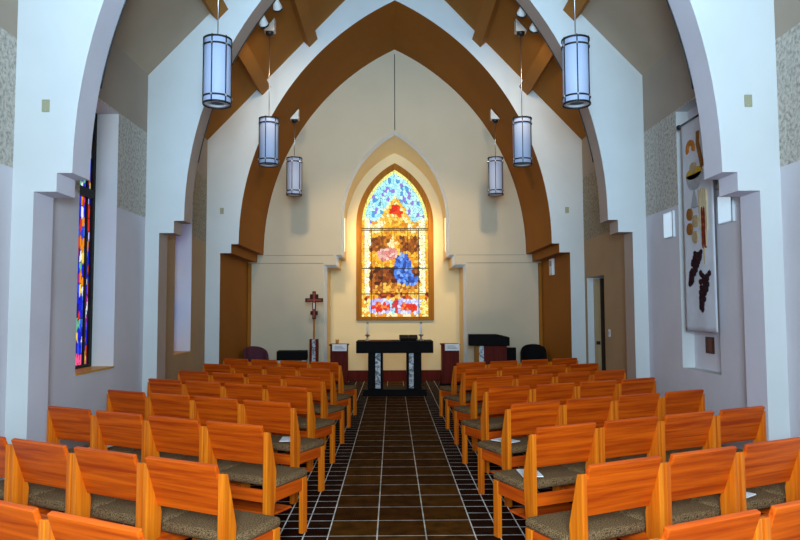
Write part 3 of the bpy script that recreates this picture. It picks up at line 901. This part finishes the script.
def pedestal(x, label, lab2):
    t = thing('pedestal', label, 'stand', (x, 14.0, 0), group='red wooden stands beside the niche')
    bm = bm_new(); add_box(bm, (-.175, -.16, .06), (.175, .16, .84), .004, 1); obj('body', bm, 'redwood', t)
    bm = bm_new(); add_box(bm, (-.195, -.18, .84), (.195, .18, .87), .004, 1); obj('top', bm, 'redwood', t)
    bm = bm_new(); add_box(bm, (-.19, -.175, 0), (.19, .175, .06)); obj('base', bm, 'black', t)
    return t
pedestal(-1.165, 'red wooden stand at the left edge of the niche', 0)
pedestal(1.135, 'red wooden stand at the right edge of the niche', 0)
def notice(x, label):
    t = thing('notice_card', label, 'card', (x, 13.80, .742), group='white cards on the red stands')
    bm = bm_new(); add_box(bm, (-.15, -.008, 0), (.15, .008, .14), .002, 1)
    obj('card', bm, 'paper', t)
    bm = bm_new()
    for k in range(3): add_box(bm, (-.10, -.010, .04+.025*k), (.11-.03*k, -.0075, .05+.025*k))
    obj('print_lines', bm, 'ink', t)
    t.location.z = .735
notice(-1.145, 'white card fixed on the front of the left red stand')
notice(1.165, 'white card fixed on the front of the right red stand')
t = thing('votive_cup', 'small amber votive cup on the left red stand', 'cup', (-1.21, 14.0, .87))
bm = bm_new(); add_lathe(bm, [(.025, 0), (.032, .01), (.036, .09), (.030, .09), (.026, .02)], 16); obj('glass_cup', bm, 'amber', t)

# processional cross in its stand
t = thing('processional_cross', 'dark red processional cross on a pole at the left of the niche', 'cross', (-1.647, 13.62, 0))
bm = bm_new()
for lo, hi in (((-.035, -.014, 1.39), (.035, .014, 1.955)), ((-.18, -.0135, 1.735), (.18, .0135, 1.815)), ((-.085, -.013, 1.815), (.085, .013, 1.895)), ((-.075, -.013, 1.475), (.075, .013, 1.555))):
    add_box(bm, lo, hi)
cr = obj('cross', bm, 'crosswood', t)
bm = bm_new()
for lo, hi in (((-.02, -.019, 1.42), (.02, -.0145, 1.93)), ((-.15, -.0185, 1.755), (.15, -.014, 1.795))): add_box(bm, lo, hi)
obj('painted_face', bm, 'icon', cr)
bm = bm_new(); add_box(bm, (-.012, -.022, 1.60), (.012, -.0195, 1.72)); obj('pale_inlay', bm, 'paper', cr)
bm = bm_new(); add_tube(bm, [(0, 0, .05), (0, 0, 1.40)], .016, 10); obj('pole', bm, 'trimwood', t)
t = thing('cross_stand', 'narrow red stand with marble core holding the processional cross', 'stand', (-1.645, 13.62, 0))
bm = bm_new()
for s in (-1, 1):
    x0, x1 = sorted((s*.036, s*.085)); add_box(bm, (x0, -.07, .03), (x1, .07, .99), .003, 1)
obj('side_board', bm, 'redwood', t)
bm = bm_new(); add_box(bm, (-.036, -.06, .03), (.036, -.022, .98)); add_box(bm, (-.036, .022, .03), (.036, .06, .98)); obj('marble_core', bm, 'marble', t)
bm = bm_new(); add_box(bm, (-.09, -.14, 0), (.09, .14, .03), .004, 1); obj('base', bm, 'black', t)

# black side table on the left
t = thing('side_table', 'black table with pale legs left of the processional cross', 'table', (-2.02, 13.35, 0), math.radians(4))
bm = bm_new(); add_box(bm, (-.31, -.20, .60), (.275, .20, .775), .006, 1); obj('table_top', bm, 'black', t)
for x in (-.25, .215):
    for y in (-.14, .14):
        bm = bm_new(); add_box(bm, (x-.035, y-.035, 0), (x+.035, y+.035, .60), .004, 1); obj('leg', bm, 'palewood', t)

# reading desk on the right
t = thing('lectern', 'black topped reading desk with marble strip at right of the niche', 'lectern', (1.81, 13.1, 0), math.radians(-5))
bm = bm_new()
add_prism(bm, [(-.39, .88), (.39, .88), (.39, 1.04), (.16, 1.09), (-.39, 1.09)], 1, -.25, .25, bevel=.006); obj('table_top', bm, 'black', t)
bm = bm_new(); add_box(bm, (-.10, -.18, .03), (.34, .18, .88), .004, 1); obj('body', bm, 'redwood', t)
bm = bm_new(); add_box(bm, (-.19, -.17, .03), (-.10, .17, .88)); obj('marble_strip', bm, 'marble', t)
bm = bm_new(); add_box(bm, (-.27, -.15, .03), (-.19, .15, .88)); obj('side_post', bm, 'trimwood', t)
bm = bm_new(); add_box(bm, (-.33, -.22, 0), (.36, .22, .03)); obj('base', bm, 'black', t)

# tub chairs in the chancel
def tub_chair(loc, rz, mat, top, r, label):
    t = thing('armchair', label, 'armchair', loc, rz, 'rounded armchairs in the chancel')
    bm = bm_new()
    n = 18; rings = []
    for k in range(n+1):
        a = PI*1.12*(k/n-.5) - PI/2
        f = math.cos((k/n-.5)*PI)
        zt = .62 + (top-.62)*f**.5 if f > 0 else .62
        rings.append([bm.verts.new((rr*math.cos(a), rr*math.sin(a), z)) for rr, z in ((r, .12), (r*1.02, zt-.03), (r*.98, zt), (r*.86, zt), (r*.82, zt-.03), (r*.82, .12))])
    for p, q in zip(rings, rings[1:]):
        for i in range(6): bm.faces.new((p[i], q[i], q[(i+1) % 6], p[(i+1) % 6])).smooth = True
    bm.faces.new(rings[0]); bm.faces.new(rings[-1][::-1])
    obj('backrest', bm, mat, t)
    bm = bm_new(); add_lathe(bm, [(r*.74, .2), (r*.79, .24), (r*.79, .42), (r*.72, .46), (r*.2, .47)], 24); obj('seat', bm, mat, t)
    for k in range(4):
        a = PI/4+k*PI/2
        bm = bm_new(); add_tube(bm, [(r*.62*math.cos(a), r*.62*math.sin(a), 0), (r*.62*math.cos(a), r*.62*math.sin(a), .22)], [.014, .02], 8); obj('leg', bm, 'black', t)
tub_chair((-2.78, 13.45, 0), PI+.5, 'plum', .85, .25, 'plum rounded armchair in the left corner of the chancel')
tub_chair((2.76, 13.45, 0), PI-.2, 'blackcloth', .87, .255, 'black rounded armchair in the right corner of the chancel')
t = thing('side_chair', 'low black chair between reading desk and black armchair', 'chair', (2.36, 13.72, 0))
bm = bm_new(); add_box(bm, (-.12, -.02, .40), (.10, .02, .80), .012, 2); obj('backrest', bm, 'blackcloth', t)
bm = bm_new(); add_box(bm, (-.14, -.32, .38), (.14, .02, .44), .012, 2); obj('seat', bm, 'blackcloth', t)
for x in (-.12, .12):
    for y in (-.30, 0.):
        bm = bm_new(); add_tube(bm, [(x, y, 0), (x, y, .39)], .012, 8); obj('leg', bm, 'black_metal', t)

# warm strip lamps tucked into the niche reveals
for s, w in ((-1, 'left'), (1, 'right')):
    t = thing('strip_lamp', 'slim warm strip lamp inside the %s reveal of the niche' % w, 'lamp', (s*1.09, YA+.16, 2.80), group='strip lamps in the niche')
    x0, x1 = sorted((-s*.001, -s*.014))
    bm = bm_new(); add_box(bm, (x0, -.03, 0), (x1, .03, .75), .002, 1); obj('housing', bm, 'wedge', t)
    x0, x1 = sorted((-s*.014, -s*.018))
    bm = bm_new(); add_box(bm, (x0, -.012, .02), (x1, .024, .73)); obj('diffuser', bm, 'strip', t)

# ------------------------------------------------------------------ lights
def area(name, loc, target, sx, sy, power, col, spread=180.):
    l = D.lights.new(name, 'AREA'); l.shape = 'RECTANGLE'; l.size = sx; l.size_y = sy; l.energy = power; l.color = col
    l.spread = math.radians(spread)
    o = D.objects.new(name, l); COL.objects.link(o); o.location = loc
    o.rotation_euler = (Vector(target)-Vector(loc)).to_track_quat('-Z', 'Y').to_euler()
    return o
def spot(name, loc, target, power, col, deg, blend=1., r=.03):
    l = D.lights.new(name, 'SPOT'); l.energy = power; l.color = col; l.spot_size = math.radians(deg); l.spot_blend = blend; l.shadow_soft_size = r
    o = D.objects.new(name, l); COL.objects.link(o); o.location = loc
    o.rotation_euler = (Vector(target)-Vector(loc)).to_track_quat('-Z', 'Y').to_euler()
    return o
area('rear_fill_upper', (0, Y0+.05, 4.3), (0, 6, 5.2), 4.4, 2.0, 135, (.46, .74, 1.), 62.)  # added fill behind the camera, aimed high to brighten the arch walls
area('rear_fill_low', (0, Y0+.05, 2.15), (0, 6, 1.5), 1.1, 1.0, 440, (.64, .85, 1.))  # added low fill behind the camera for the near chair backs; no entrance
for (p, d), tx in zip(TL, (-.8, -.4, .4, .8)):
    h = Vector((p[0], F2+FT+.10, p[1])) + d*.12
    spot('track_spot', h, (tx, YN, 2.3), 240, (1., .76, .42), 36)
    spot('track_spot_wash', h, (tx*2.2, YA, 3.4), 80, (1., .78, .50), 95)
for s in (-1, 1):
    area('niche_strip', (s*1.06, YA+.165, 3.17), (-s*.6, YN, 2.6), .02, .7, 24, (1., .70, .28))

w = D.worlds.new('world'); sc.world = w; w.use_nodes = True
w.node_tree.nodes['Background'].inputs[0].default_value = (.5, .6, .75, 1); w.node_tree.nodes['Background'].inputs[1].default_value = .05

# ------------------------------------------------------------------ camera
cam = D.cameras.new('camera'); co = D.objects.new('camera', cam); COL.objects.link(co)
cam.sensor_width = 36.; cam.lens = 670*36/800.; cam.clip_end = 100
pitch = math.atan(40/670.); yaw = math.atan(7.7/670.); roll = math.radians(.2)
R = Matrix.Rotation(-yaw, 4, 'Z') @ Matrix.Rotation(PI/2+pitch, 4, 'X') @ Matrix.Rotation(-roll, 4, 'Z')
co.matrix_world = Matrix.Translation((-.06, 0, 1.57)) @ R
sc.camera = co
sc.view_settings.view_transform = 'Standard'; sc.view_settings.look = 'None'
sc.view_settings.exposure = 0.; sc.view_settings.gamma = 1.; sc.view_settings.use_curve_mapping = False
